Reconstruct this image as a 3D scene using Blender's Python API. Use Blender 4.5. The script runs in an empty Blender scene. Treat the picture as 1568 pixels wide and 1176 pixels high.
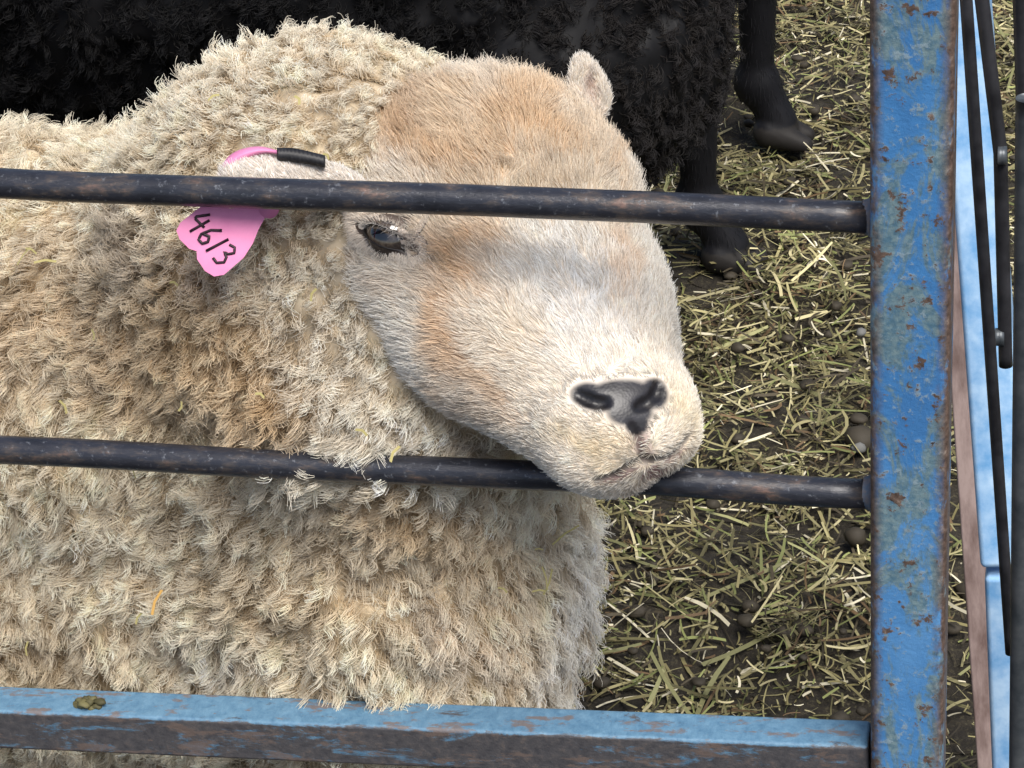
import bpy, math, time
import numpy as np
from mathutils import Vector, Matrix
rng = np.random.default_rng(11)
T0=time.time()
# ------------------------------------------------------------------ frame
psi=math.radians(13.2); th=math.radians(32); rl=math.radians(4.8)
s_,c_=math.sin(psi),math.cos(psi); m_,k_=math.sin(th),math.cos(th)
F=np.array([-s_*k_, c_*k_, -m_]); R0=np.array([c_,s_,0.0]); U0=np.cross(R0,F)
R=R0*math.cos(rl)-U0*math.sin(rl); U=U0*math.cos(rl)+R0*math.sin(rl); T=-F
D=1.75; UN=0.000421; FP=D/UN
C=np.array([0,0,0.6]); CAM=C-D*F
def sv(x,y,z=0.0):
    d=D-z*UN
    return CAM+d*(F+R*((x-784)/FP)-U*((y-588)/FP))
def proj(p):
    q=p-CAM; d=q@F
    return 784+(q@R)/d*FP, 588-(q@U)/d*FP

scene=bpy.context.scene
def link(o,parent=None):
    scene.collection.objects.link(o)
    if parent is not None: o.parent=parent
    return o
def empty(name):
    e=bpy.data.objects.new(name,None); link(e); return e
def mesh_obj(name,v,f,mat=None,parent=None,smooth=True,cols=None):
    me=bpy.data.meshes.new(name)
    me.from_pydata(np.asarray(v).tolist(),[],np.asarray(f).tolist() if isinstance(f,np.ndarray) else f)
    if smooth: me.polygons.foreach_set('use_smooth',[True]*len(me.polygons))
    if cols is not None:
        a=me.attributes.new('col','FLOAT_COLOR','POINT')
        cc=np.ones((len(v),4),np.float32); cc[:,:3]=cols
        a.data.foreach_set('color',cc.ravel())
    me.update()
    if mat: me.materials.append(mat)
    o=bpy.data.objects.new(name,me); link(o,parent); return o

# ------------------------------------------------------------------ materials
def newmat(name):
    m=bpy.data.materials.new(name); m.use_nodes=True
    nt=m.node_tree; b=nt.nodes['Principled BSDF']; return m,nt,b
def N(nt,t,**kw):
    n=nt.nodes.new(t)
    for k,v in kw.items(): setattr(n,k,v)
    return n
def ramp(nt,src,stops):
    r=N(nt,'ShaderNodeValToRGB'); e=r.color_ramp.elements
    e[0].position=stops[0][0]; e[0].color=(*stops[0][1],1)
    e[1].position=stops[-1][0]; e[1].color=(*stops[-1][1],1)
    for p,c in stops[1:-1]:
        x=e.new(p); x.color=(*c,1)
    nt.links.new(src,r.inputs[0]); return r.outputs[0]
def noise(nt,vec,scale,detail=6,rough=.6,dist=0):
    n=N(nt,'ShaderNodeTexNoise'); n.inputs['Scale'].default_value=scale
    n.inputs['Detail'].default_value=detail; n.inputs['Roughness'].default_value=rough
    n.inputs['Distortion'].default_value=dist
    nt.links.new(vec,n.inputs['Vector']); return n.outputs['Fac']
def mapping(nt,scale=(1,1,1)):
    t=N(nt,'ShaderNodeTexCoord'); mp=N(nt,'ShaderNodeMapping'); mp.inputs['Scale'].default_value=scale
    nt.links.new(t.outputs['Object'],mp.inputs['Vector']); return mp.outputs['Vector']
def mix(nt,fac,a,b):
    n=N(nt,'ShaderNodeMix',data_type='RGBA')
    if isinstance(fac,float): n.inputs[0].default_value=fac
    else: nt.links.new(fac,n.inputs[0])
    for i,x in ((6,a),(7,b)):
        if isinstance(x,tuple): n.inputs[i].default_value=(*x,1)
        else: nt.links.new(x,n.inputs[i])
    return n.outputs[2]
def bump(nt,b,h,strength=.3,dist=.002):
    n=N(nt,'ShaderNodeBump'); n.inputs['Strength'].default_value=strength; n.inputs['Distance'].default_value=dist
    nt.links.new(h,n.inputs['Height']); nt.links.new(n.outputs[0],b.inputs['Normal'])
BW=((0,0,0),(1,1,1))
def m_attr(name,rough=.8,spec=.3,transl=0.0):
    m,nt,b=newmat(name)
    a=N(nt,'ShaderNodeAttribute',attribute_name='col')
    nt.links.new(a.outputs['Color'],b.inputs['Base Color'])
    b.inputs['Roughness'].default_value=rough; b.inputs['Specular IOR Level'].default_value=spec
    if transl>0:
        t=N(nt,'ShaderNodeBsdfTranslucent'); nt.links.new(a.outputs['Color'],t.inputs['Color'])
        ms=N(nt,'ShaderNodeMixShader'); ms.inputs[0].default_value=transl
        nt.links.new(b.outputs[0],ms.inputs[1]); nt.links.new(t.outputs[0],ms.inputs[2])
        nt.links.new(ms.outputs[0],nt.nodes['Material Output'].inputs['Surface'])
    return m
M_wool=m_attr('wool_fibre',.7,.15,.28)
M_fur=m_attr('face_fur',.5,.3,.2)
M_skin=m_attr('sheep_skin',.7,.25)
M_black=m_attr('black_fleece',.6,.2)
M_hay=m_attr('hay',.7,.3)
def m_paint():
    m,nt,b=newmat('worn_blue_paint')
    v=mapping(nt,(1,1,.4)); v1=mapping(nt)
    n1=noise(nt,v,34,9,.75,.8); n2=noise(nt,v1,75,9,.75); n3=noise(nt,v,14,5,.6); n4=noise(nt,v1,240,4,.6); n5=noise(nt,v1,150,6,.7)
    base=ramp(nt,n3,[(.3,(.045,.155,.37)),(.5,(.055,.20,.45)),(.7,(.10,.27,.53))])
    worn=ramp(nt,n4,[(.35,(.08,.15,.18)),(.65,(.20,.27,.25))])
    c=mix(nt,ramp(nt,n1,[(.48,BW[0]),(.55,(.85,.85,.85))]),base,worn)
    rust=ramp(nt,n4,[(.3,(.05,.034,.028)),(.6,(.14,.095,.075)),(.8,(.30,.24,.20))])
    c=mix(nt,ramp(nt,n5,[(.56,BW[0]),(.62,(.8,.8,.8))]),c,(.25,.33,.38))
    c=mix(nt,ramp(nt,n2,[(.575,BW[0]),(.60,BW[1])]),c,rust)
    t=N(nt,'ShaderNodeTexCoord'); sp=N(nt,'ShaderNodeSeparateXYZ'); nt.links.new(t.outputs['Object'],sp.inputs[0])
    ab=N(nt,'ShaderNodeMath',operation='ABSOLUTE'); nt.links.new(sp.outputs[0],ab.inputs[0])
    mr=N(nt,'ShaderNodeMapRange'); mr.inputs[1].default_value=.0150; mr.inputs[2].default_value=.0225; nt.links.new(ab.outputs[0],mr.inputs[0])
    ad=N(nt,'ShaderNodeMath',operation='MULTIPLY'); nt.links.new(mr.outputs[0],ad.inputs[0])
    nn=ramp(nt,noise(nt,v,60,8,.7),[(.38,BW[0]),(.46,BW[1])]); nt.links.new(nn,ad.inputs[1])
    c=mix(nt,ad.outputs[0],c,rust)
    nt.links.new(c,b.inputs['Base Color'])
    b.inputs['Roughness'].default_value=.45; b.inputs['Specular IOR Level'].default_value=.35
    bump(nt,b,n2,.8,.0016); return m
def m_rail():
    m,nt,b=newmat('rusty_rail_paint')
    v=mapping(nt,(1,1,.30)); v1=mapping(nt)
    n1=noise(nt,v,45,9,.78,.4); n2=noise(nt,v1,150,6,.7); n3=noise(nt,v,90,8,.7)
    dark=ramp(nt,n2,[(.3,(.045,.045,.052)),(.55,(.08,.076,.080)),(.75,(.15,.12,.105))])
    blue=ramp(nt,n2,[(.3,(.06,.15,.25)),(.7,(.13,.26,.38))])
    g=N(nt,'ShaderNodeNewGeometry'); sp=N(nt,'ShaderNodeSeparateXYZ'); nt.links.new(g.outputs['Normal'],sp.inputs[0])
    mm=N(nt,'ShaderNodeMath',operation='MULTIPLY_ADD'); nt.links.new(sp.outputs[2],mm.inputs[0]); mm.inputs[1].default_value=.18
    nt.links.new(n1,mm.inputs[2])
    c=mix(nt,ramp(nt,mm.outputs[0],[(.54,BW[0]),(.60,(.9,.9,.9))]),dark,blue)
    c=mix(nt,ramp(nt,n3,[(.55,BW[0]),(.60,(.85,.85,.85))]),c,(.14,.105,.09))
    nt.links.new(c,b.inputs['Base Color']); b.inputs['Roughness'].default_value=.48
    bump(nt,b,n2,.7,.0012); return m
def m_steel():
    m,nt,b=newmat('dark_worn_steel')
    v=mapping(nt,(.4,1,1)); n1=noise(nt,v,70,8,.7); n2=noise(nt,mapping(nt),220,5,.7)
    c=ramp(nt,n1,[(.3,(.014,.015,.020)),(.50,(.028,.030,.040)),(.58,(.06,.052,.05)),(.68,(.16,.10,.08))])
    c=mix(nt,ramp(nt,n2,[(.59,BW[0]),(.67,(.7,.7,.7))]),c,(.15,.16,.18))
    nt.links.new(c,b.inputs['Base Color']); b.inputs['Metallic'].default_value=.2
    b.inputs['Roughness'].default_value=.28; bump(nt,b,n1,.7,.0014); return m
def m_simple(name,c1,c2,scale=40,rough=.6,stretch=(1,1,1),bs=.3,spec=.4,metal=0):
    m,nt,b=newmat(name); v=mapping(nt,stretch); n=noise(nt,v,scale,7,.65)
    nt.links.new(ramp(nt,n,[(.35,c1),(.65,c2)]),b.inputs['Base Color'])
    b.inputs['Roughness'].default_value=rough; b.inputs['Specular IOR Level'].default_value=spec; b.inputs['Metallic'].default_value=metal
    bump(nt,b,n,bs,.001); return m
M_paint=m_paint(); M_rail=m_rail(); M_steel=m_steel()

# ------------------------------------------------------------------ SDF tools
def E(q,c,r):
    c=np.array(c,float); r=np.array(r,float)
    x=(q-c)/r; k0=np.sqrt((x*x).sum(1)); k1=np.sqrt(((x/r)**2).sum(1))+1e-9
    return k0*(k0-1)/k1
def cap(p,a,b,ra,rb):
    a=np.asarray(a,float); b=np.asarray(b,float); ba=b-a
    h=np.clip(((p-a)@ba)/(ba@ba),0,1)
    return np.linalg.norm(p-a-h[:,None]*ba,axis=1)-(ra+(rb-ra)*h)
def smin(a,b,k):
    h=np.maximum(k-np.abs(a-b),0)/k
    return np.minimum(a,b)-h*h*k*.25
def smax(a,b,k): return -smin(-a,-b,k)
def ns(p,scale,seed,n=7):
    r=np.random.default_rng(seed); out=np.zeros(len(p))
    for i in range(n):
        d=r.normal(size=3); d/=np.linalg.norm(d); f=scale*r.uniform(.6,1.6)
        out+=np.sin(p@d*f*6.283+r.uniform(0,6.28)+1.3*np.sin(p@np.roll(d,1)*f*4.1+i))
    return out/math.sqrt(n)
def grad(fn,p,e=.0015):
    g=np.zeros_like(p)
    for i in range(3):
        d=np.zeros(3); d[i]=e
        g[:,i]=fn(p+d)-fn(p-d)
    return g/(np.linalg.norm(g,axis=1)[:,None]+1e-12)
def nets(fn,lo,hi,h):
    lo=np.array(lo,float); hi=np.array(hi,float)
    nc=np.ceil((hi-lo)/(4*h)).astype(int)+1
    def ev(P):
        out=np.empty(len(P))
        for i in range(0,len(P),400000): out[i:i+400000]=fn(P[i:i+400000])
        return out
    ax=[lo[i]+np.arange(nc[i])*4*h+1.5*h for i in range(3)]
    G=np.stack(np.meshgrid(*ax,indexing='ij'),-1).reshape(-1,3)
    Vc=ev(G).reshape(nc)
    V=Vc.repeat(4,0).repeat(4,1).repeat(4,2)
    idx=np.argwhere(np.abs(V)<h*9)
    V[tuple(idx.T)]=ev(lo+idx*h)
    ins=V<0
    cnt=sum(ins[i:ins.shape[0]-1+i, j:ins.shape[1]-1+j, k:ins.shape[2]-1+k].astype(np.int8) for i in (0,1) for j in (0,1) for k in (0,1))
    act=np.argwhere((cnt>0)&(cnt<8))
    vid=-np.ones(cnt.shape,int); vid[tuple(act.T)]=np.arange(len(act))
    cor=[(i,j,k) for i in (0,1) for j in (0,1) for k in (0,1)]
    vals=[V[act[:,0]+i,act[:,1]+j,act[:,2]+k] for i,j,k in cor]
    acc=np.zeros((len(act),3)); w=np.zeros(len(act))
    for ia in range(8):
        for ib in range(ia+1,8):
            A,B=np.array(cor[ia]),np.array(cor[ib])
            if np.abs(A-B).sum()!=1: continue
            va,vb=vals[ia],vals[ib]; m=(va<0)!=(vb<0)
            t=np.where(m,va/(va-vb+1e-20),0)
            acc+=np.where(m[:,None],A+(B-A)*t[:,None],0); w+=m
    verts=lo+(act+acc/w[:,None])*h
    faces=[]
    for axn in range(3):
        b1,b2=[(1,2),(2,0),(0,1)][axn]
        sl0=[slice(None)]*3; sl1=[slice(None)]*3
        sl0[axn]=slice(0,-1); sl1[axn]=slice(1,None)
        s0=ins[tuple(sl0)]; s1=ins[tuple(sl1)]
        e=np.argwhere(s0!=s1)
        lim=np.array(cnt.shape)
        e=e[(e[:,b1]>0)&(e[:,b2]>0)&(e[:,b1]<lim[b1])&(e[:,b2]<lim[b2])]
        o1=np.zeros(3,int); o1[b1]=1; o2=np.zeros(3,int); o2[b2]=1
        q=np.stack([vid[tuple((e-o1-o2).T)],vid[tuple((e-o2).T)],vid[tuple(e.T)],vid[tuple((e-o1).T)]],1)
        fl=~s0[tuple(e.T)]
        q[fl]=q[fl][:,::-1]
        faces.append(q)
    f=np.concatenate(faces); f=f[(f>=0).all(1)]
    return verts,f
def sample(v,f,n,wfn=None):
    p0,p1,p2,p3=(v[f[:,i]] for i in range(4))
    ar=np.linalg.norm(np.cross(p1-p0,p3-p0),axis=1)
    if wfn is not None: ar=ar*wfn((p0+p1+p2+p3)/4,np.cross(p1-p0,p3-p0))
    i=rng.choice(len(f),n,p=ar/ar.sum()); a=rng.random((n,1)); b=rng.random((n,1))
    return (p0[i]*(1-a)+p1[i]*a)*(1-b)+(p3[i]*(1-a)+p2[i]*a)*b
def curves(name,P,rad,col,mat,parent):
    n,k,_=P.shape
    cu=bpy.data.hair_curves.new(name); cu.add_curves([k]*n)
    cu.attributes['position'].data.foreach_set('vector',P.astype(np.float32).ravel())
    ra=cu.attributes.get('radius') or cu.attributes.new('radius','FLOAT','POINT')
    ra.data.foreach_set('value',rad.astype(np.float32).ravel())
    ca=cu.attributes.new('col','FLOAT_COLOR','POINT')
    cc=np.ones((n,k,4),np.float32); cc[:,:,:3]=col
    ca.data.foreach_set('color',cc.ravel())
    cu.materials.append(mat)
    o=bpy.data.objects.new(name,cu); link(o,parent); return o

# ------------------------------------------------------------------ cream sheep
HA=np.array([.44,.74,.51]); HA/=np.linalg.norm(HA)
HL=np.array([.855,-.19,-.47]); HL-=HA*(HL@HA); HL/=np.linalg.norm(HL)
HN=-np.cross(HA,HL)
def tow(v): return v[0]*R-v[1]*U+v[2]*T
H=np.stack([tow(HA),tow(HL),tow(HN)],1)
HO=sv(767,317,-150)
def hl(p): return (p-HO)@H/UN
def hw(f,l,d): return HO+H@(np.array([f,l,d],float)*UN)
SH=np.stack([R,-U,T],1)
def far_ear(p):
    q=(p-sv(900,134,-225))@SH/UN
    a=math.radians(-14); x=q[:,0]*math.cos(a)+q[:,1]*math.sin(a); y=-q[:,0]*math.sin(a)+q[:,1]*math.cos(a)
    wd=1+.30*np.clip(y/50,-1,1)
    d=E(np.stack([x/wd,y,q[:,2]+x*.3],1),(0,0,0),(32,54,16))
    cup=E(np.stack([x,y,q[:,2]+x*.3],1),(4,6,22),(18,32,16))
    return smax(d,-cup,6)*UN
def base_head(p):
    q=hl(p); qa=q.copy(); qa[:,1]=np.abs(qa[:,1])
    d=E(qa,(-45,62,-12),(175,158,158))
    d=smin(d,E(q,(-60,0,5),(170,150,150)),40)
    d=smin(d,E(q,(175,0,-15),(245,170,108)),60)
    d=smin(d,E(qa,(120,98,-85),(205,138,138)),60)
    d=smin(d,E(qa,(300,60,-72),(150,100,86)),60)
    d=smin(d,E(q,(420,0,-28),(102,130,98)),40)
    d=smin(d,E(q,(426,0,-92),(86,100,62)),30)
    d=smin(d,E(qa,(450,62,-50),(62,68,58)),20)
    d=smin(d,E(qa,(-5,182,30),(85,45,42)),40)
    s=(p-sv(598,385,-66))@SH/UN          # cheekbone under the right eye
    d=smin(d,E(s,(0,0,0),(66,92,56)),50)
    s=(p-sv(600,318,-58))@SH/UN          # brow over the right eye
    d=smin(d,E(s,(0,0,0),(70,24,50)),30)
    return d*UN
def hit(x,y,fn=base_head):
    o=CAM; dr=sv(x,y,0)-CAM; dr=dr/np.linalg.norm(dr); t=1.3
    for _ in range(120):
        dd=fn((o+dr*t)[None])[0]
        if abs(dd)<.0002: break
        t+=dd*.8
    return o+dr*t
carves=[]
def seg(pts,r,dk=1.0):
    P=[hit(x,y) for x,y in pts]
    for a,b in zip(P[:-1],P[1:]): carves.append((a,b,r*UN,dk))
seg([(886,604),(898,610),(916,617),(925,616)],9)
seg([(1010,588),(1006,603),(990,618),(980,622)],8)
seg([(968,652),(976,668),(984,696)],5,.8)
seg([(918,734),(945,726),(966,712),(984,704),(1004,706),(1028,698),(1052,672)],7)
eyeN=hit(590,363)
en=grad(base_head,eyeN[None],.006)[0]
en=en*.7+T*.6-R*.1; en/=np.linalg.norm(en)
ER=42*UN
e_cen=eyeN-en*30*UN
qc=hl(e_cen[None])[0]; e_cenF=hw(qc[0],-198,qc[2])
Mir=H@np.diag([1,-1,1])@H.T
enF=Mir@grad(base_head,eyeN[None])[0]
def near_ear(p):
    q=(p-sv(448,276,25))@SH/UN
    ang=math.radians(4); qx=q[:,0]*math.cos(ang)+q[:,1]*math.sin(ang); qy=-q[:,0]*math.sin(ang)+q[:,1]*math.cos(ang)
    return E(np.stack([qx,qy,q[:,2]-qx*(-.25)],1),(0,0,0),(108,34,20))*UN
def head(p):
    d=base_head(p)
    d=smax(d,-(np.linalg.norm(p-e_cen,axis=1)-ER*1.0),.004)
    d=smin(d,near_ear(p),.006); d=smin(d,far_ear(p),.006)
    for a,b,r,_ in carves: d=smax(d,-cap(p,a,b,r,r),.003)
    return d
def body0(p):
    x=np.clip(p[:,0],-.95,-.25); c=np.stack([x,np.full(len(p),.262),np.full(len(p),.330)],1)
    d=E(p-c,(0,0,0),(.21,.200,.283))
    d=smin(d,E(p,(-.20,.235,.36),(.14,.165,.27)),.06)
    d=smin(d,cap(p,sv(645,900,-680),sv(590,1180,-900),.118,.118),.05)
    d=smin(d,cap(p,sv(570,470,-400),sv(645,900,-680),.125,.116),.05)
    d=smin(d,E(p,sv(512,345,-360),(.130,.125,.130)),.05)
    d=smin(d,cap(p,sv(430,380,-480),(-.32,.25,.46),.115,.13),.06)
    d=smin(d,E(p,sv(565,550,-360),(.098,.098,.098)),.04)
    d=smin(d,E(p,sv(655,590,-305),(.088,.078,.088)),.04)
    return d
def body(p):
    d=body0(p)
    low=np.clip((.56-p[:,2])/.12,0,1)
    d=d+.0055*ns(p,9,3)*np.clip((.75-p[:,2])*3,0.3,1)+.0035*ns(p,26,4)*(1-low)
    d=d+.0060*ns(p*np.array([1,1,.42]),24,5)*low
    return d
def legs(p):
    d=np.full(len(p),9.0)
    for x,y in ((-.2,.15),(-.2,.33),(-.98,.15),(-.98,.34)):
        d=smin(d,cap(p,(x,y,.3),(x+.01,y,.17),.06,.03),.02)
        d=smin(d,cap(p,(x+.01,y,.17),(x,y,.05),.026,.02),.01)
        d=smin(d,cap(p,(x,y,.045),(x+.02,y,.02),.024,.03),.01)
    return np.maximum(d,-p[:,2]+.001)
def combb(p): return smin(base_head(p),body(p),.03)

cream=empty('cream_sheep')
BXY=np.array([[-400,700],[60,670],[90,640],[130,570],[160,530],[230,500],[330,505],[400,516],[450,532],[520,560],[580,604],[640,660],[690,730],[720,800],[770,900]],float)
def isface(px,py,p,soft=0,th_=.012):
    bx=np.interp(py,BXY[:,0],BXY[:,1])
    return (px>bx+soft)&(py<790)&(base_head(p)<th_)
def blob(px,py,x,y,rx,ry,ang=0,pw=1.0):
    a=math.radians(ang); dx=px-x; dy=py-y
    u=(dx*math.cos(a)+dy*math.sin(a))/rx; v=(-dx*math.sin(a)+dy*math.cos(a))/ry
    return np.exp(-(u*u+v*v)**pw)
def lay(c,w,col): return c*(1-w[:,None])+np.array(col)*w[:,None]
def facecol(px,py,p):
    c=np.tile(np.array([.88,.84,.77]),(len(px),1))
    x=px+16*ns(p,16,21)+7*ns(p,50,27); y=py+16*ns(p,14,22)+7*ns(p,50,28)
    tan=(.74,.50,.28)
    c=lay(c,.75*blob(x,y,720,190,250,105,8,1.5),(.82,.64,.43))
    c=lay(c,.6*blob(x,y,820,180,80,45,20),tan)
    c=lay(c,.65*blob(x,y,620,235,110,38,10),tan)
    c=lay(c,.9*blob(x,y,572,198,44,26,-15),(.42,.23,.10))
    c=lay(c,.75*blob(x,y,620,160,60,20,-20),(.45,.29,.17))
    c=lay(c,.6*blob(x,y,690,122,80,18,0),(.86,.81,.73))
    c=lay(c,.5*blob(x,y,740,150,25,40,20),(.84,.78,.70))
    c=lay(c,.8*blob(x,y,710,395,90,36,25),tan)
    c=lay(c,.75*blob(x,y,692,505,34,90,-8),(.73,.48,.26))
    c=lay(c,.6*blob(x,y,740,600,32,60,-30),(.74,.52,.32))
    c=lay(c,.35*blob(x,y,590,425,45,16,30),(.70,.50,.33))
    c=lay(c,.8*blob(x,y,950,400,20,60,-12),tan)
    c=lay(c,.5*blob(x,y,960,250,25,40),tan)
    c=lay(c,.55*blob(x,y,850,310,120,30,5),(.80,.65,.46))
    c=lay(c,.9*blob(x,y,890,470,95,120,-20,1.5),(.92,.918,.915))
    c=lay(c,.45*blob(x,y,800,520,45,70),(.82,.72,.58))
    c=lay(c,.7*blob(x,y,610,540,60,90,-20),(.91,.885,.84))
    c=lay(c,.55*blob(x,y,900,690,60,25,15),(.72,.62,.40))
    c=lay(c,.5*blob(x,y,1045,640,20,40),(.72,.64,.44))
    c=lay(c,.6*blob(x,y,985,742,52,18),(.42,.38,.36))
    c=lay(c,.5*blob(px,py,590,333,50,9,12,2),(.55,.42,.32))
    c=lay(c,.9*blob(px,py,660,392,30,5.5,36),(.10,.075,.065))
    e=(far_ear(p)<.004)[:,None]; c=np.where(e,np.array([.86,.81,.74]),c)
    c=lay(c,.6*blob(px,py,905,135,11,22,-14),(.66,.45,.38))
    c*= (1+.07*ns(p,60,23))[:,None]
    return np.clip(c,0.01,.94)
def nosem(px,py):
    m=np.zeros(len(px))
    for a in ((906,607,34,22,12),(950,606,60,27,-3),(1001,603,23,26,-30),(965,632,38,22,0),(975,650,20,18,0)):
        m=np.maximum(m,np.clip(1.8*blob(px,py,*a,2)-.25,0,1))
    return m
def lipm(px,py):
    m=.85*blob(px,py,984,680,15,28,-15,1.5)
    m=np.maximum(m,.95*blob(px,py,1004,724,30,15,-15,2))
    m=np.maximum(m,.85*blob(px,py,950,729,38,9,-20,2))
    m=np.maximum(m,.7*blob(px,py,1035,698,26,8,-35,2))
    return m
def woolcol(px,py,p):
    c=np.tile(np.array([.90,.82,.67]),(len(px),1))
    x=px+25*ns(p,9,31); y=py+25*ns(p,8,32)
    c=lay(c,.65*blob(x,y,490,540,120,190,0,1.5),(.87,.84,.77))
    c=lay(c,.5*blob(x,y,430,130,200,90,0,1.5),(.87,.81,.70))
    c=lay(c,.6*blob(x,y,650,680,120,60,30,1.5),(.91,.885,.83))
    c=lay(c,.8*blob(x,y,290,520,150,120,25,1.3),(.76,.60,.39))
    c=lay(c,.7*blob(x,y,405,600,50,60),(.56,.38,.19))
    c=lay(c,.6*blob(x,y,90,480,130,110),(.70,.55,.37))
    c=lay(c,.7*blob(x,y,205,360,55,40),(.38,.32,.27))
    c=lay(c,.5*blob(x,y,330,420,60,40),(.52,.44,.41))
    c=lay(c,.65*blob(x,y,620,800,140,45,10),(.66,.48,.27))
    c=lay(c,.45*blob(x,y,420,880,130,40,30),(.74,.59,.38))
    c=lay(c,.5*blob(x,y,720,960,90,60,20),(.70,.59,.48))
    c=lay(c,.55*blob(x,y,60,940,100,60),(.70,.58,.40))
    c=lay(c,.7*blob(x,y,330,1010,80,60),(.93,.90,.83))
    c=lay(c,.6*blob(x,y,150,800,120,60),(.93,.87,.74))
    c=lay(c,.8*blob(x,y,880,950,60,220,8,1.5),(.93,.92,.88))
    c*=(1+.10*ns(p,40,33))[:,None]
    return np.clip(c,.02,.94)

corners=np.array([hw(f,l,d) for f in (-260,560) for l in (-270,270) for d in (-260,220)])
lo=np.minimum(corners.min(0),sv(320,320,-60))-.01; hi=np.maximum(corners.max(0),sv(320,200,60))+.01
hv,hf=nets(head,lo,hi,.0019)
px,py=proj(hv)
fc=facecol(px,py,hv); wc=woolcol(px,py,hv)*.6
isf=isface(px,py,hv)
col=np.where(isf[:,None],fc*np.array([.88,.81,.75]),wc)
col[near_ear(hv)<.003]=(.80,.73,.68)
nm=nosem(px,py)[:,None]; col=col*(1-nm)+np.array([.024,.023,.027])*(1+.25*ns(hv,120,24))[:,None]*nm
lm=lipm(px,py)[:,None]*(1-nm); col=col*(1-lm)+np.array([.30,.185,.175])*lm
for a,b,r,dk in carves:
    w=np.clip(1.7-cap(hv,a,b,0,0)/(r*1.1),0,1)[:,None]*.95*dk
    col=col*(1-w)+np.array([.006,.005,.006])*w
mh,nt,bs=newmat('sheep_face_skin')
at=N(nt,'ShaderNodeAttribute',attribute_name='col'); nt.links.new(at.outputs['Color'],bs.inputs['Base Color'])
hsv=N(nt,'ShaderNodeRGBToBW'); nt.links.new(at.outputs['Color'],hsv.inputs[0])
mr=N(nt,'ShaderNodeMapRange'); mr.inputs[1].default_value=.03; mr.inputs[2].default_value=.25; mr.inputs[3].default_value=.40; mr.inputs[4].default_value=.8
nt.links.new(hsv.outputs[0],mr.inputs[0]); nt.links.new(mr.outputs[0],bs.inputs['Roughness'])
vo=N(nt,'ShaderNodeTexVoronoi'); vo.inputs['Scale'].default_value=520; nt.links.new(mapping(nt),vo.inputs['Vector'])
bump(nt,bs,vo.outputs['Distance'],.2,.0005)
mesh_obj('head',hv,hf,mh,cream,cols=col)
def bodyl(p):
    d=smin(combb(p)+.005,legs(p),.02)
    return smax(d,-(np.linalg.norm(p-e_cen,axis=1)-ER*1.15),.004)
bv,bf=nets(bodyl,(-1.3,-.12,-.02),(.25,.55,.95),.006)
px,py=proj(bv)
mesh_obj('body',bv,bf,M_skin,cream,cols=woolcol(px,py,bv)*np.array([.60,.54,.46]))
print('meshes',time.time()-T0,len(hv),len(bv))

def wool(locks,per,fn,colfn,rad0,name,mat,parent,paramfn,K=8,down=np.array([0,0,-1.0]),shade=(.56,.47,.36)):
    n=len(locks); g=grad(fn,locks,.004)
    L,rr,lift,amp,rnd,fuzz=paramfn(locks)
    fl=np.stack([ns(locks,6,50),ns(locks,6,51),ns(locks,6,52)],1)*.5
    d=down+fl; d-=g*(d*g).sum(1)[:,None]; d/=np.linalg.norm(d,axis=1)[:,None]+1e-6
    dirl=d*(1-lift)[:,None]+g*lift[:,None]+rng.normal(size=(n,3))*rnd[:,None]
    dirl/=np.linalg.norm(dirl,axis=1)[:,None]
    side=np.cross(dirl,g); side/=np.linalg.norm(side,axis=1)[:,None]+1e-6
    i=np.repeat(np.arange(n),per); m=len(i)
    off=rng.normal(size=(m,3)); off-=g[i]*(off*g[i]).sum(1)[:,None]; off*=(rr[i]*.55)[:,None]
    root=locks[i]+off
    root-=g[i]*np.clip(fn(root),-.006,.006)[:,None]+g[i]*.002
    t=np.linspace(0,1,K)[None,:,None]
    Ls=(L[i]*rng.uniform(.75,1.12,m))[:,None,None]
    ph=rng.uniform(0,6.28,n)[i]+rng.normal(size=m)*(.22+1.2*fuzz[i])
    freq=rng.uniform(1.2,2.2,n)[i]
    conv=-off[:,None,:]*(t**.85)*(.90-.35*fuzz[i])[:,None,None]
    wv=np.sin(ph[:,None,None]+t*freq[:,None,None]*6.283)*(amp[i])[:,None,None]*np.sqrt(t)
    wc_=np.cos(ph[:,None,None]+t*freq[:,None,None]*6.283)*(amp[i]*.8)[:,None,None]*np.sqrt(t)
    jit=rng.normal(size=(m,1,3))*(.05+.18*fuzz[i])[:,None,None]
    P=root[:,None,:]+(dirl[i][:,None,:]+jit*t)*Ls*t+conv+side[i][:,None,:]*wv+g[i][:,None,:]*wc_
    P+=g[i][:,None,:]*(-.35*Ls*t*t*(lift[i])[:,None,None])
    px,py=proj(root); c=colfn(px,py,root)
    c=c*(rng.uniform(.80,1.14,n)[i]*rng.uniform(.92,1.06,m))[:,None]
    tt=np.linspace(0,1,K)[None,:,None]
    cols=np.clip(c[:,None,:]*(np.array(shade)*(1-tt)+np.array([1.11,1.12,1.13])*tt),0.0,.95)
    rad=np.broadcast_to((rad0*(1-.5*np.linspace(0,1,K)))[None],(m,K))
    return curves(name,P,rad,cols,mat,parent)
camdir=lambda c:(CAM-c)/np.linalg.norm(CAM-c,axis=1)[:,None]
def wfront(c,nn):
    nn=nn/(np.linalg.norm(nn,axis=1)[:,None]+1e-12)
    f=(nn*camdir(c)).sum(1); px,py=proj(c)
    w=np.where(f>-.35,1.0,.12); w=np.where((px<-150)|(py>1350),.15,w)
    w=w*np.where((px>150)&(py<650),1.5,1.0)
    w=np.where(c[:,2]<.10,0,w)
    w=np.where(isface(px,py,c,14,.004),0,w)
    w=np.where(blob(px,py,590,362,68,36,16,3)>.3,0,w)
    return w
L=sample(bv,bf,14500,wfront)
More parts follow.
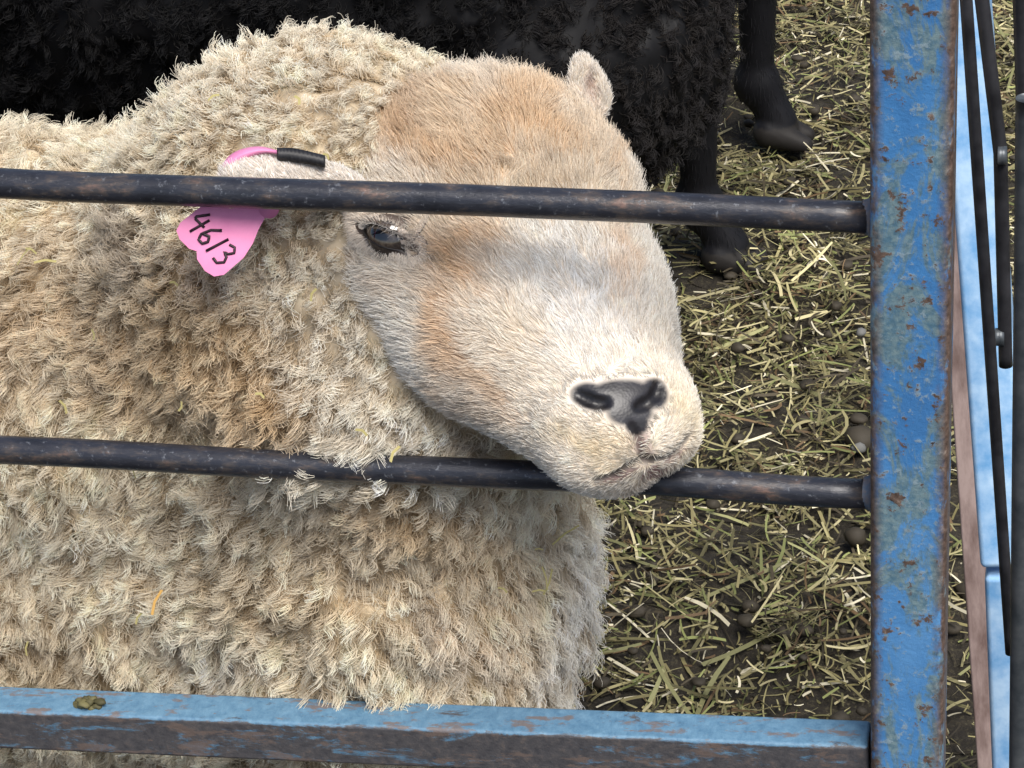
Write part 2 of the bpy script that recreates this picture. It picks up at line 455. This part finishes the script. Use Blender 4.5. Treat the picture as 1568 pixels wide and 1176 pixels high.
def params(p):
    px,py=proj(p); n=len(p)
    neck=np.clip((640-py)/150,0,1)*np.clip((px-100)/250,0,1)
    chest=np.clip((px-560)/150,0,1)*np.clip((py-740)/80,0,1)
    bx=np.interp(py,BXY[:,0],BXY[:,1]); edge=np.exp(-((px-bx)/45.)**2)*(py<760)
    jaw=blob(px,py,520,520,130,200,-15,2)
    Ln=(.027-.0105*neck-.005*chest)*(1-.35*edge)
    rr=.0098-.0040*neck-.0028*chest
    lift=.34+.20*neck+rng.normal(size=n)*.08-.12*edge-.10*jaw
    amp=.0042-.0018*neck-.0020*chest
    rnd=.12+.20*neck
    return Ln*rng.uniform(.75,1.2,n),rr,np.clip(lift,.1,.9),amp,rnd,np.clip(.0+.42*neck+.30*chest,0,1)
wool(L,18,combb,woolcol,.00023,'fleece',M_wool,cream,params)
print('wool',time.time()-T0,len(L))

# face fur
def wface(c,nn):
    px,py=proj(c); nn=nn/(np.linalg.norm(nn,axis=1)[:,None]+1e-12)
    f=(nn*camdir(c)).sum(1)
    ok=isface(px,py,c,-25)|(near_ear(c)<.003)|(far_ear(c)<.003)
    return np.where(f>-.3,1.0,.15)*ok
FR=sample(hv,hf,140000,wface)
px,py=proj(FR)
dens=1-np.clip(nosem(px,py)*2.5,0,1)-.85*lipm(px,py)
dens*=1-1.0*(blob(px,py,592,364,54,22,16,4)>.4)
for a,b,r,_ in carves: dens*=np.where(cap(FR,a,b,r,r)<.0006,0,1)
FR=FR[rng.random(len(FR))<dens]
g=grad(head,FR,.003); q=hl(FR); px,py=proj(FR); n=len(FR)
sgn=np.tanh(q[:,1]/40)
cheek=np.clip((60-q[:,2])/150,0,1)
fd=-H[:,0][None]*1.0+H[:,1][None]*(sgn*(.35+.3*cheek))[:,None]-H[:,2][None]*(.5*cheek)[:,None]
fd=fd+np.stack([ns(FR,14,61),ns(FR,14,62),ns(FR,14,63)],1)*.30+np.stack([ns(FR,60,64),ns(FR,60,65),ns(FR,60,66)],1)*.36
fd-=g*(fd*g).sum(1)[:,None]; fd/=np.linalg.norm(fd,axis=1)[:,None]
top=np.clip((-60-q[:,0])/100,0,1)
lift=.22+.16*rng.random(n)+.22*top
dr=fd+g*lift[:,None]+rng.normal(size=(n,3))*.16
Lh=np.interp(q[:,0],[-200,-60,150,330,450],[.018,.0125,.0110,.0075,.0042])*rng.uniform(.65,1.25,n)
Lh*=1-.6*np.clip(blob(px,py,590,364,80,44,18,2)*1.5,0,1)
nearnose=np.maximum(nosem(px+8,py+8),nosem(px-8,py-8)); Lh*=1-.4*nearnose
nearear=(near_ear(FR)<.003); Lh[nearear]=.0050
fe=(far_ear(FR)<.003); Lh[fe]=.0045
K=4; t=np.linspace(0,1,K)[None,:,None]
P=FR[:,None,:]+dr[:,None,:]*Lh[:,None,None]*t-g[:,None,:]*(.10*Lh)[:,None,None]*t*t
c=facecol(px,py,FR); c[nearear]=(.88,.85,.81)
nn_=np.clip(nosem(px+6,py+6)+nosem(px-6,py-6),0,.5)[:,None]; c=c*(1-nn_)+.25*nn_
c=c*rng.uniform(.72,1.14,n)[:,None]
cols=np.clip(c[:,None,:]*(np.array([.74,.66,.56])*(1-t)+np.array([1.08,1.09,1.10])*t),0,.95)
rad=np.broadcast_to((.00022*(1-.7*np.linspace(0,1,K)))[None],(n,K))
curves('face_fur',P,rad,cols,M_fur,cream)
print('fur',time.time()-T0,n)

# eyes
def m_eye():
    m,nt,b=newmat('sheep_eye')
    tc=N(nt,'ShaderNodeTexCoord')
    def ellm(ax,ay):
        v=N(nt,'ShaderNodeVectorMath',operation='MULTIPLY'); v.inputs[1].default_value=(1/ax,1/ay,0)
        nt.links.new(tc.outputs['Object'],v.inputs[0])
        l=N(nt,'ShaderNodeVectorMath',operation='LENGTH'); nt.links.new(v.outputs[0],l.inputs[0]); return l.outputs['Value']
    iris=ellm(.0120,.0100); pup=ellm(.0080,.0036)
    nz=noise(nt,tc.outputs['Object'],500,4)
    ic=ramp(nt,nz,[(.3,(.045,.032,.024)),(.7,(.15,.115,.085))])
    c=mix(nt,ramp(nt,iris,[(.80,BW[0]),(1.0,BW[1])]),ic,(.05,.038,.032))
    c=mix(nt,ramp(nt,pup,[(.80,BW[0]),(1.0,BW[1])]),(.006,.007,.010),c)
    nt.links.new(c,b.inputs['Base Color']); b.inputs['Roughness'].default_value=.06
    b.inputs['Coat Weight'].default_value=1.0; b.inputs['Coat Roughness'].default_value=.03
    return m
M_eye=m_eye()
M_lid,nt,bs=newmat('eyelid'); at=N(nt,'ShaderNodeAttribute',attribute_name='col'); nt.links.new(at.outputs['Color'],bs.inputs['Base Color']); bs.inputs['Roughness'].default_value=.45
def eye(cen,nrm,mirror,tag):
    hv_=sv(635,384,0)-sv(545,350,0)
    if mirror: hv_=Mir@hv_
    hx=hv_-nrm*(hv_@nrm); hx/=np.linalg.norm(hx); vy=np.cross(nrm,hx); 
    if vy@U<0: vy=-vy
    bpy.ops.mesh.primitive_uv_sphere_add(segments=48,ring_count=24,radius=ER)
    o=bpy.context.object; o.name='eyeball_'+tag
    M=np.eye(4); look=nrm*.8+T*.15-hx*.22; look/=np.linalg.norm(look)
    hh=hx-look*(hx@look); hh/=np.linalg.norm(hh); vv=np.cross(look,hh)
    M[:3,0]=hh; M[:3,1]=vv; M[:3,2]=look; M[:3,3]=cen
    o.matrix_world=Matrix(M.tolist()); o.data.materials.append(M_eye)
    o.data.polygons.foreach_set('use_smooth',[True]*len(o.data.polygons)); o.parent=cream
    nA=64; rings=[(1.0,1.02,(.015,.012,.012)),(1.0,1.07,(.010,.008,.008)),(1.10,1.10,(.014,.010,.010)),(1.26,3,(.07,.05,.04)),(1.5,2,(.45,.36,.30)),(1.8,0,(.7,.6,.5)),(2.1,-5,(.7,.6,.5))]
    V=[];Cc=[]
    for s,hr,colr in rings:
        ring=[]
        for k in range(nA):
            a=k/nA*2*math.pi; ca,sa=math.cos(a),math.sin(a)
            w=42*UN*s*ca; up=(14-5*ca*(ca>0))*UN if sa>0 else 13*UN
            hgt=sa*abs(sa)**.3*up*s+(0 if s<1.2 else 3*UN*np.sign(sa)*(s-1))
            rho2=w*w+hgt*hgt; z=math.sqrt(max((ER*(hr if s<1.2 else 1.08))**2-rho2,(ER*.25)**2))
            ring.append(cen+hx*w+vy*hgt+nrm*z)
        ring=np.array(ring)
        if s>1.2:
            for _ in range(4):
                gg=grad(base_head,ring); ring=ring-gg*(base_head(ring)-hr*UN)[:,None]
        V+=list(ring); Cc+=[colr]*nA
    Fc=[]
    for r in range(len(rings)-1):
        for k in range(nA):
            k2=(k+1)%nA; Fc.append((r*nA+k,r*nA+k2,(r+1)*nA+k2,(r+1)*nA+k))
    mesh_obj('eyelid_'+tag,np.array(V),Fc,M_lid,cream,cols=np.array(Cc))
    VV=np.array(V).reshape(len(rings),nA,3)
    nl=2100; r_=rng.uniform(3.0,5.9,nl); k=rng.integers(0,nA,nl); ri=r_.astype(int); fr=(r_-ri)[:,None]
    rt=VV[ri,k]*(1-fr)+VV[np.minimum(ri+1,6),k]*fr; a=k/nA*2*math.pi
    outw=hx[None]*np.cos(a)[:,None]+vy[None]*np.sin(a)[:,None]
    dd=nrm*.3+outw*.8-hx*.3+rng.normal(size=(nl,3))*.2
    nl2=90; k2=rng.integers(3,nA//2-2,nl2); rt2=VV[2,k2]; a2=k2/nA*2*math.pi
    dd2=nrm*.9+vy*.25+hx*(.5*np.cos(a2))[:,None]+rng.normal(size=(nl2,3))*.2
    rt=np.concatenate([rt,rt2]); dd=np.concatenate([dd,dd2]); Ln=np.concatenate([rng.uniform(.003,.006,nl),rng.uniform(.005,.010,nl2)])[:,None,None]
    t=np.linspace(0,1,4)[None,:,None]; m=len(rt)
    P=rt[:,None,:]+dd[:,None,:]*Ln*t-np.array([0,0,1])*Ln*.3*t*t
    cl=np.concatenate([np.tile([.84,.76,.67],(nl,1)),np.tile([.75,.70,.64],(nl2,1))])*rng.uniform(.8,1.1,(m,1))
    curves('eyelashes_'+tag,P,np.broadcast_to(.00018*(1-.7*np.linspace(0,1,4))[None],(m,4)),np.repeat(cl[:,None,:],4,1),M_fur,cream)
eye(e_cen,en,False,'right'); eye(e_cenF,enF,True,'left')

# ------------------------------------------------------------------ generic solids
def tube(name,pts,r,mat,parent,seg=20,sub=24,wob=0.0,rv=None):
    P=np.array(pts,float); 
    ts=np.linspace(0,len(P)-1,sub*(len(P)-1)+1)
    Q=np.stack([np.interp(ts,np.arange(len(P)),P[:,i]) for i in range(3)],1)
    if wob: Q=Q+np.stack([ns(Q,3,91),ns(Q,3,92),ns(Q,3,93)],1)*wob
    tg=np.gradient(Q,axis=0); tg/=np.linalg.norm(tg,axis=1)[:,None]
    up=np.array([0,0,1.0]) if abs(tg[0,2])<.8 else np.array([1.0,0,0])
    V=[];
    for i in range(len(Q)):
        s=np.cross(tg[i],up); s/=np.linalg.norm(s); u=np.cross(s,tg[i])
        rr=r if rv is None else r*rv[min(i,len(rv)-1)]
        for k in range(seg):
            a=k/seg*2*math.pi; V.append(Q[i]+s*math.cos(a)*rr+u*math.sin(a)*rr)
    Fc=[(i*seg+k,i*seg+(k+1)%seg,(i+1)*seg+(k+1)%seg,(i+1)*seg+k) for i in range(len(Q)-1) for k in range(seg)]
    Fc.append(tuple(range(seg))); Fc.append(tuple(range((len(Q)-1)*seg,len(Q)*seg)))
    return mesh_obj(name,V,Fc,mat,parent)
def beam(name,p0,p1,w,h,mat,parent,bev=.003,upv=(0,-1,0)):
    p0=np.array(p0,float);p1=np.array(p1,float); z=p1-p0; L=np.linalg.norm(z); z/=L
    y=np.array(upv,float); y-=z*(y@z); y/=np.linalg.norm(y); x=np.cross(y,z)
    bpy.ops.mesh.primitive_cube_add(size=1); o=bpy.context.object; o.name=name; o.data.name=name
    for v in o.data.vertices: v.co=Vector((v.co.x*w,v.co.y*h,v.co.z*L))
    M=np.eye(4); M[:3,0]=x;M[:3,1]=y;M[:3,2]=z;M[:3,3]=(p0+p1)/2
    o.matrix_world=Matrix(M.tolist()); o.data.materials.append(mat); o.parent=parent
    b=o.modifiers.new('b','BEVEL'); b.width=bev; b.segments=4
    o.data.polygons.foreach_set('use_smooth',[True]*6)
    wn=o.modifiers.new('w','WEIGHTED_NORMAL'); wn.keep_sharp=False
    return o
# ------------------------------------------------------------------ gate
gate=empty('metal_gate')
beam('post',(.2553,0,.01),(.2553,0,1.25),.0485,.048,M_paint,gate,.006)
tube('upper_bar',[(-1.6,0,.752),(-.325,0,.7376),(.229,0,.730)],.0099,M_steel,gate,wob=.0008)
tube('lower_bar',[(-1.6,0,.532),(-.362,0,.5295),(.229,0,.528)],.0099,M_steel,gate,wob=.0008)
tube('top_bar',[(-1.6,0,.96),(-.325,0,.945),(.229,0,.935)],.0099,M_steel,gate,wob=.0008)
beam('bottom_rail',(-1.6,0,.256),(.2295,0,.3110),.030,.036,M_rail,gate,.003,upv=(0,0,1))
beam('hinge_post',(-1.625,0,.01),(-1.625,0,1.25),.0485,.048,M_paint,gate,.006)
M_weld=m_simple('weld_metal',(.05,.10,.17),(.16,.13,.12),120,.5,bs=.8)
for z in (.730,.528,.935):
    tube('weld_bead',[(.225,0,z),(.229,0,z),(.232,0,z)],.0108,M_weld,gate,sub=4,rv=[.95,.97,1,1.03,1.08,1.15,1.2,1.2,1.2])
# ------------------------------------------------------------------ neighbouring panel
M_lblue=m_simple('pale_blue_paint',(.14,.34,.62),(.42,.60,.80),35,.35)
M_rust=m_simple('weathered_rusty_bar',(.13,.085,.075),(.33,.25,.23),60,.8,(1,1,.3))
M_pipe=m_simple('grey_pipe',(.05,.06,.07),(.11,.12,.13),50,.4,metal=.4)
M_blk=m_simple('black_rod_paint',(.012,.012,.014),(.035,.035,.04),50,.35)
pan=empty('livestock_panel')
def g0(x,y,yw):
    dr=F+R*((x-784)/FP)-U*((y-588)/FP); return CAM+dr*((yw-CAM[1])/dr[1])
beam('panel_post',g0(1470,-120,.30),g0(1540,860,.16),.034,.03,M_lblue,pan,.004)
beam('panel_post_lower',g0(1541,870,.16),g0(1560,1400,.12),.03,.03,M_lblue,pan,.004)
beam('rusty_bar',g0(1462,330,.46),g0(1528,1300,.30),.024,.012,M_rust,pan,.002)
tube('rod_a',[g0(1474,-80,.12),g0(1500,300,.11),g0(1548,1000,.09)],.0040,M_blk,pan)
tube('rod_b',[g0(1494,-80,.14),g0(1532,235,.13),g0(1540,560,.12)],.0046,M_blk,pan)
tube('pipe',[g0(1572,150,.02),g0(1564,800,.02),g0(1556,1500,.02)],.0065,M_pipe,pan)
tube('rod_c',[g0(1560,-80,.05),g0(1570,260,.05),g0(1585,1300,.05)],.0045,M_blk,pan)
for (x,y,w) in ((1532,238,.125),(1528,516,.12)):
    tube('rivet',[g0(x-4,y,w),g0(x+10,y,w)],.006,M_pipe,pan,sub=2)
beam('top_rail_far',g0(1440,-150,.34),g0(1900,-60,.30),.03,.03,M_lblue,pan,.004)

# ------------------------------------------------------------------ ear tag
M_tag=m_simple('pink_tag_plastic',(.62,.18,.36),(.72,.25,.44),25,.4,bs=.05)
M_ink=m_simple('marker_ink',(.015,.006,.01),(.03,.01,.02),60,.5)
M_strap=m_simple('black_strap',(.010,.010,.012),(.022,.022,.025),80,.5)
uu=np.array([.8,-.6]); rr_=np.array([.6,.8]); tc=np.array([330,363])
def tp(r,u,z):
    xy=tc+rr_*r+uu*u; return sv(xy[0],xy[1],z+.12*u+.0016*r*r)
poly=[(-44,-42),(-50,-30),(-51,8),(-48,26),(-34,34),(-20,46),(-10,66),(4,78),(22,78),(30,60),(42,40),(51,16),(54,-24),(47,-38),(32,-44),(10,-43),(0,-36),(-10,-43),(-30,-46)]
Zt=48
V=[tp(0,5,Zt),tp(0,5,Zt-4)]+[tp(r,u,Zt) for r,u in poly]+[tp(r,u,Zt-4) for r,u in poly]; n=len(poly)
o=mesh_obj('ear_tag',V,[(0,2+i,2+(i+1)%n) for i in range(n)]+[(1,2+n+(i+1)%n,2+n+i) for i in range(n)]+[(2+i,2+i+n,2+(i+1)%n+n,2+(i+1)%n) for i in range(n)],M_tag,cream,smooth=False)
digits={'4':[[(12,20),(2,0),(4,-3),(22,0)],[(18,14),(14,-22)]],
 '6':[[(16,20),(6,6),(2,-10),(6,-19),(14,-18),(17,-9),(12,-2),(3,-8)]],
 '1':[[(12,20),(6,-20)]],
 '3':[[(2,16),(10,20),(16,14),(12,5),(6,2),(14,0),(18,-8),(12,-18),(3,-18)]]}
for ch,ox in zip('4613',(-45,-19,2,20)):
    for si,st in enumerate(digits[ch]):
        Q=[tp(ox+a*1.05,b_*.95-5,Zt+1.2) for a,b_ in st]
        tube('digit_'+ch,Q,.00095,M_ink,cream,seg=8,sub=3)
arc=[(336,276),(343,256),(358,241),(381,231),(403,227),(424,231)]
V=[]
for i,(x,y) in enumerate(arc):
    wd=[3,12,17,15,11,5][i]
    for sy,dz in ((-1,44),(-1,-2),(1,-2),(1,44)): V.append(sv(x+sy*wd*.5*(1-i/5),y+sy*wd*.6+2,dz+10))
Fc=[(i*4+k,i*4+(k+1)%4,(i+1)*4+(k+1)%4,(i+1)*4+k) for i in range(len(arc)-1) for k in range(4)]+[(0,1,2,3),(23,22,21,20)]
o=mesh_obj('ear_tag_loop',V,Fc,M_tag,cream); s=o.modifiers.new('s','SUBSURF'); s.levels=2; s.render_levels=2
tube('tag_button',[sv(410,318,30),sv(412,319,58)],.0065,M_tag,cream,sub=2)
st=[(424,236),(445,237),(470,241),(498,247)]
V=[]
for i,t_ in enumerate(np.linspace(0,1,25)):
    x=np.interp(t_*3,range(4),[a for a,_ in st]); y=np.interp(t_*3,range(4),[b for _,b in st])
    rb=2.5*(i%2); wd=11-3*abs(t_-.4)
    for dy,dz in ((-wd,20),(-wd,40+rb),(0,47+rb),(wd,40+rb),(wd,20)): V.append(sv(x,y+dy,dz+5))
Fc=[(i*5+k,i*5+(k+1)%5,(i+1)*5+(k+1)%5,(i+1)*5+k) for i in range(24) for k in range(5)]+[(4,3,2,1,0),(120,121,122,123,124)]
mesh_obj('black_strap',V,Fc,M_strap,cream)

# ------------------------------------------------------------------ black sheep
black=empty('black_sheep')
def bsd(p):
    x=np.clip(p[:,0],-1.05,-.42); c=np.stack([x,np.full(len(p),1.15),np.full(len(p),.49)],1)
    d=E(p-c,(0,0,0),(.30,.27,.29))
    d=smin(d,cap(p,sv(890,60,-2500),sv(900,-60,-2500),.15,.16),.08)
    d=smin(d,cap(p,(-.25,1.15,.62),(.02,1.12,.98),.15,.10),.08)
    d=smin(d,cap(p,(.03,1.12,1.02),(.24,1.1,.92),.09,.05),.04)
    for sy in (-1,1): d=smin(d,cap(p,(.0,1.12+.07*sy,1.07),(-.03,1.12+.16*sy,1.05),.03,.015),.02)
    d=d+.008*ns(p,7,71)+.005*ns(p,22,72)
    return d
def bleg(p):
    d=np.full(len(p),9.0)
    for (x,y,dx) in ((-.03,1.195,-.03),(-.006,1.50,-.015),(-1.15,1.0,-.05),(-1.1,1.32,-.05)):
        top=(x+dx-.04,y-(.05 if y>1.4 else 0),.42)
        d=smin(d,cap(p,top,(x+dx*.6,y,.235),.055,.030),.02)
        d=smin(d,cap(p,(x+dx*.6,y,.235),(x+dx*.5-.005,y,.09),.025,.019),.015)
        d=smin(d,E(p,(x+dx*.5-.008,y,.082),(.026,.024,.028)),.012)
        d=smin(d,cap(p,(x+dx*.5,y,.08),(x+.012,y-.004,.03),.021,.024),.015)
        for s in (-1,1): d=smin(d,cap(p,(x+.002,y-.004+s*.012,.024),(x+.045,y-.008+s*.013,.010),.020,.011),.003)
    return np.maximum(d,-p[:,2]+.003)
v1,f1=nets(bsd,(-1.45,.75,.05),(.35,1.55,1.25),.012)
mesh_obj('body',v1,f1,M_black,black,cols=np.tile(np.array([.006,.006,.007]),(len(v1),1)))
v2,f2=nets(bleg,(-1.35,.85,-.01),(.12,1.65,.5),.004)
cb=np.tile(np.array([.006,.006,.008]),(len(v2),1)); cb[v2[:,2]<.035]=(.018,.016,.015)
mesh_obj('legs',v2,f2,M_black,black,cols=cb)
def wb(c,nn):
    nn=nn/(np.linalg.norm(nn,axis=1)[:,None]+1e-12); f=(nn*camdir(c)).sum(1); px,py=proj(c)
    return np.where((f>-.3)&(py>-150)&(px>-60),1.0,.1)
LB=sample(v1,f1,4200,wb)
def bcol(px,py,p):
    c=np.tile(np.array([.006,.006,.007]),(len(px),1)); return lay(c,.5*np.clip((px-700)/200,0,1),(.028,.025,.025))
def bpar(p):
    n=len(p); return .022*rng.uniform(.7,1.2,n),np.full(n,.010),np.clip(.5+rng.normal(size=n)*.1,.2,.9),np.full(n,.0042),np.full(n,.28),np.full(n,.1)
wool(LB,13,bsd,bcol,.00035,'fleece',M_black,black,bpar)
nl=9000
LG=sample(v2,f2,nl,lambda c,nn:np.where(c[:,2]>.045,1.0,0.0)); gl=grad(bleg,LG,.003)
dd=np.array([0,0,-1.0])-gl*(gl@np.array([0,0,-1.0]))[:,None]+gl*.3+rng.normal(size=(nl,3))*.15
t=np.linspace(0,1,3)[None,:,None]; P=LG[:,None,:]+dd[:,None,:]*(.009*rng.uniform(.6,1.2,nl))[:,None,None]*t
curves('leg_coat',P,np.broadcast_to(.00028*(1-.6*np.linspace(0,1,3))[None],(nl,3)),np.tile(np.array([.009,.009,.011]),(nl,3,1)),M_black,black)

# ------------------------------------------------------------------ ground + hay
mg,nt,bs=newmat('barnyard_soil'); v=mapping(nt)
n1=noise(nt,v,7,9,.7); n2=noise(nt,v,60,8,.7); n3=noise(nt,v,260,6,.8)
c=mix(nt,n2,(.016,.013,.009),(.060,.047,.030))
c=mix(nt,ramp(nt,n3,[(.52,BW[0]),(.60,(.7,.7,.7))]),c,(.15,.13,.07))
c=mix(nt,ramp(nt,n1,[(.42,(.75,.75,.75)),(.58,BW[0])]),c,(.022,.018,.013))
nt.links.new(c,bs.inputs['Base Color']); bs.inputs['Roughness'].default_value=.9; bump(nt,bs,n2,.9,.02)
gx=np.linspace(-2.5,3,160); gy=np.linspace(-1,5,160)
GX,GY=np.meshgrid(gx,gy,indexing='ij'); P3=np.stack([GX.ravel(),GY.ravel(),np.zeros(GX.size)],1)
edge=np.minimum.reduce([P3[:,0]+2.5,3-P3[:,0],P3[:,1]+1,5-P3[:,1]]).clip(0,.5)*2
P3[:,2]=(.010*ns(P3,2.2,81)+.006*ns(P3,8,82)-.004)*edge
Fg=[(i*160+j,(i+1)*160+j,(i+1)*160+j+1,i*160+j+1) for i in range(159) for j in range(159)]
bi=[i*160 for i in range(160)]+[159*160+j for j in range(1,160)]+[i*160+159 for i in range(158,-1,-1)]+[j for j in range(158,0,-1)]
V=P3.tolist(); base=len(V)
for b_ in bi:
    x,y,z=V[b_]; V.append([(x-.25)*120,(y-2)*120,0])
nb=len(bi)
for k in range(nb): Fg.append((bi[k],bi[(k+1)%nb],base+(k+1)%nb,base+k))
mesh_obj('ground',np.array(V),Fg,mg)
def strips(name,cen,ang,tilt,L,w,col,mat,parent=None,bend=None,nseg=4):
    n=len(cen)
    d=np.stack([np.cos(ang)*np.cos(tilt),np.sin(ang)*np.cos(tilt),np.sin(tilt)],1)
    s=np.stack([-np.sin(ang),np.cos(ang),np.zeros(n)],1); rt=rng.uniform(-.9,.9,n)
    s=s*np.cos(rt)[:,None]+np.array([0,0,1])*np.sin(rt)[:,None]
    if bend is None: bend=rng.normal(size=n)*.07
    t=np.linspace(-.5,.5,nseg+1)
    V=np.empty((n,nseg+1,2,3))
    for k,tk in enumerate(t):
        c=cen+d*(L*tk)[:,None]+np.stack([-np.sin(ang),np.cos(ang),np.zeros(n)],1)*(bend*L*(tk*tk*4-.5))[:,None]
        ww=w*(1-.5*abs(tk)*(k==nseg))
        V[:,k,0]=c-s*ww[:,None]*.5; V[:,k,1]=c+s*ww[:,None]*.5
    V=V.reshape(-1,3); b0=np.arange(n)[:,None]*(nseg+1)*2
    Fc=np.concatenate([np.concatenate([b0+2*k,b0+2*k+1,b0+2*k+3,b0+2*k+2],1) for k in range(nseg)])
    return mesh_obj(name,V,Fc,mat,parent,smooth=False,cols=np.repeat(col,(nseg+1)*2,0))
def haycols(n):
    pal=np.array([(.19,.165,.075),(.11,.10,.045),(.28,.25,.125),(.40,.355,.20),(.60,.55,.40),(.050,.040,.024),(.19,.205,.075),(.12,.078,.04)])
    pr=[.20,.14,.17,.11,.055,.165,.09,.07]
    return pal[rng.choice(8,n,p=pr)]*rng.uniform(.65,1.3,(n,1))
n=165000
cx=rng.uniform(-.35,1.0,n); cy=rng.uniform(.3,2.8,n)
nx=12000; cx=np.concatenate([cx,rng.uniform(-2.2,2.6,nx)]); cy=np.concatenate([cy,rng.uniform(-.8,4.6,nx)]); 
P=np.stack([cx,cy,np.zeros(len(cx))],1); dn=ns(P,1.6,85)+.7*ns(P,5,86)+.7*ns(P,14,87)
k=rng.random(len(cx))<np.clip(.50+.32*dn,.12,1); P=P[k]; dn=dn[k]; n=len(P)
gz=(.010*ns(P,2.2,81)+.006*ns(P,8,82)-.004); P[:,2]=gz+rng.uniform(0,1,n)**1.6*(.016+.016*np.clip(dn,0,1.5))+.001
fine=rng.random(n)<.80
Lg=np.where(fine,rng.uniform(.005,.024,n),rng.uniform(.025,.070,n)); wd=np.where(fine,rng.uniform(.0008,.0026,n),rng.uniform(.0012,.0036,n))
big=rng.random(n)<.006; Lg[big]=rng.uniform(.06,.12,big.sum()); wd[big]=rng.uniform(.003,.0050,big.sum())
hc=haycols(n); hc[big]=np.array([.22,.215,.10])*rng.uniform(.7,1.4,(big.sum(),1))
hc*=(1+.18*np.clip(ns(P,9,89),-1.5,1.5))[:,None]
ang=rng.uniform(0,6.283,n)*.45+2.2*ns(P,3,88)
strips('hay',P,ang+rng.normal(size=n)*.7,rng.normal(size=n)*.26,Lg,wd,hc,M_hay)
vs=[];fs=[];cs=[]
import bmesh
bm=bmesh.new(); bmesh.ops.create_icosphere(bm,subdivisions=2,radius=1); iv=np.array([v.co[:] for v in bm.verts]); ifc=np.array([[v.index for v in f.verts] for f in bm.faces]); bm.free()
for i in range(560):
    c0=np.array([rng.uniform(-.4,1.0),rng.uniform(.3,2.4),.011]); sz=rng.uniform(.004,.009)
    if rng.random()<.07: sz*=2.0
    vv=iv*(1+.18*ns(iv+i,.5,i)[:,None])*np.array([1,rng.uniform(.7,1),rng.uniform(.5,.8)])*sz+c0
    fs.append(ifc+len(iv)*i); vs.append(vv)
    cc=np.array([.040,.033,.023]) if rng.random()<.96 else np.array([.13,.13,.125]); cs.append(np.tile(cc,(len(iv),1)))
mesh_obj('droppings_and_pebbles',np.concatenate(vs),np.concatenate(fs),M_hay,cols=np.concatenate(cs))
cr=g0(135,1070,0); cr[1]=-.004; cr[2]=.256+(.3110-.256)*(cr[0]+1.6)/1.8295+.018
bl=[iv*(1+.3*ns(iv+j,.8,j)[:,None])*np.array([.005,.004,.003])*rng.uniform(.5,1.1)+cr+rng.normal(size=3)*np.array([.006,.003,.002])+np.array([0,0,.002]) for j in range(14)]
mesh_obj('manure_crumb',np.concatenate(bl),np.concatenate([ifc+len(iv)*j for j in range(14)]),M_hay,gate,cols=np.repeat(np.array([.11,.10,.045])*rng.uniform(.5,1.2,(14,1)),len(iv),0))
fn=combb; stx=[(75,400,40,-35),(85,388,30,20),(100,408,45,3),(235,905,42,-70),(228,918,30,-60),(50,960,36,-80),(800,872,45,60),(808,880,40,110),(795,885,30,10),(840,795,50,-28),(786,828,26,10),(607,680,26,-60),(180,510,16,80),(500,435,22,-60),(300,420,16,10),(760,870,20,40),(425,600,16,20),(120,615,22,60),(530,250,14,40),(350,170,18,-20),(240,700,24,70),(310,610,18,120),(470,160,14,60),(560,640,18,30)]
V=[];Fc=[];Cc=[]
for x,y,l,a in stx:
    a=math.radians(a); h0=hit(x,y,fn); g_=grad(fn,h0[None])[0]; c0=h0+g_*.021
    dv=R*math.cos(a)-U*math.sin(a); dv=dv-g_*(dv@g_)*.7; sd=np.cross(dv,g_); b0=len(V)
    for t_ in (-.5,0,.5):
        cc=c0+dv*l*UN*t_*1.15+sd*.0018*(t_*t_*4); V+=[cc-sd*.0010,cc+sd*.0010]; cl=(.44,.38,.16) if x!=235 else (.6,.35,.1); Cc+=[cl,cl]
    Fc+=[(b0,b0+1,b0+3,b0+2),(b0+2,b0+3,b0+5,b0+4)]
mesh_obj('hay_in_fleece',np.array(V),Fc,M_hay,cream,smooth=False,cols=np.array(Cc))
print('ground',time.time()-T0)

# ------------------------------------------------------------------ light, camera
w=bpy.data.worlds.new('World'); scene.world=w; w.use_nodes=True
nt=w.node_tree; sk=N(nt,'ShaderNodeTexSky'); sk.sky_type='NISHITA'; sk.sun_disc=False
el=math.radians(60); az=math.radians(140)
sk.sun_elevation=el; sk.sun_rotation=az; sk.air_density=1.0; sk.dust_density=3.0
nt.links.new(sk.outputs[0],nt.nodes['Background'].inputs[0]); nt.nodes['Background'].inputs[1].default_value=.15
sd=Vector((math.sin(az)*math.cos(el),math.cos(az)*math.cos(el),math.sin(el)))
ld=bpy.data.lights.new('sun','SUN'); ld.energy=4.9; ld.angle=math.radians(36); ld.color=(1,.965,.90)
lo_=bpy.data.objects.new('sun',ld); link(lo_); lo_.rotation_euler=sd.to_track_quat('Z','Y').to_euler(); lo_.location=(0,0,5)
cd=bpy.data.cameras.new('camera'); cd.sensor_width=36; cd.lens=36*FP/1568; cd.clip_end=1000; cd.clip_start=.05
co=bpy.data.objects.new('camera',cd); link(co)
M=np.eye(4); M[:3,0]=R;M[:3,1]=U;M[:3,2]=-F;M[:3,3]=CAM; co.matrix_world=Matrix(M.tolist())
scene.camera=co
scene.view_settings.view_transform='Standard'; scene.view_settings.look='None'; scene.view_settings.exposure=0
print('done',time.time()-T0)
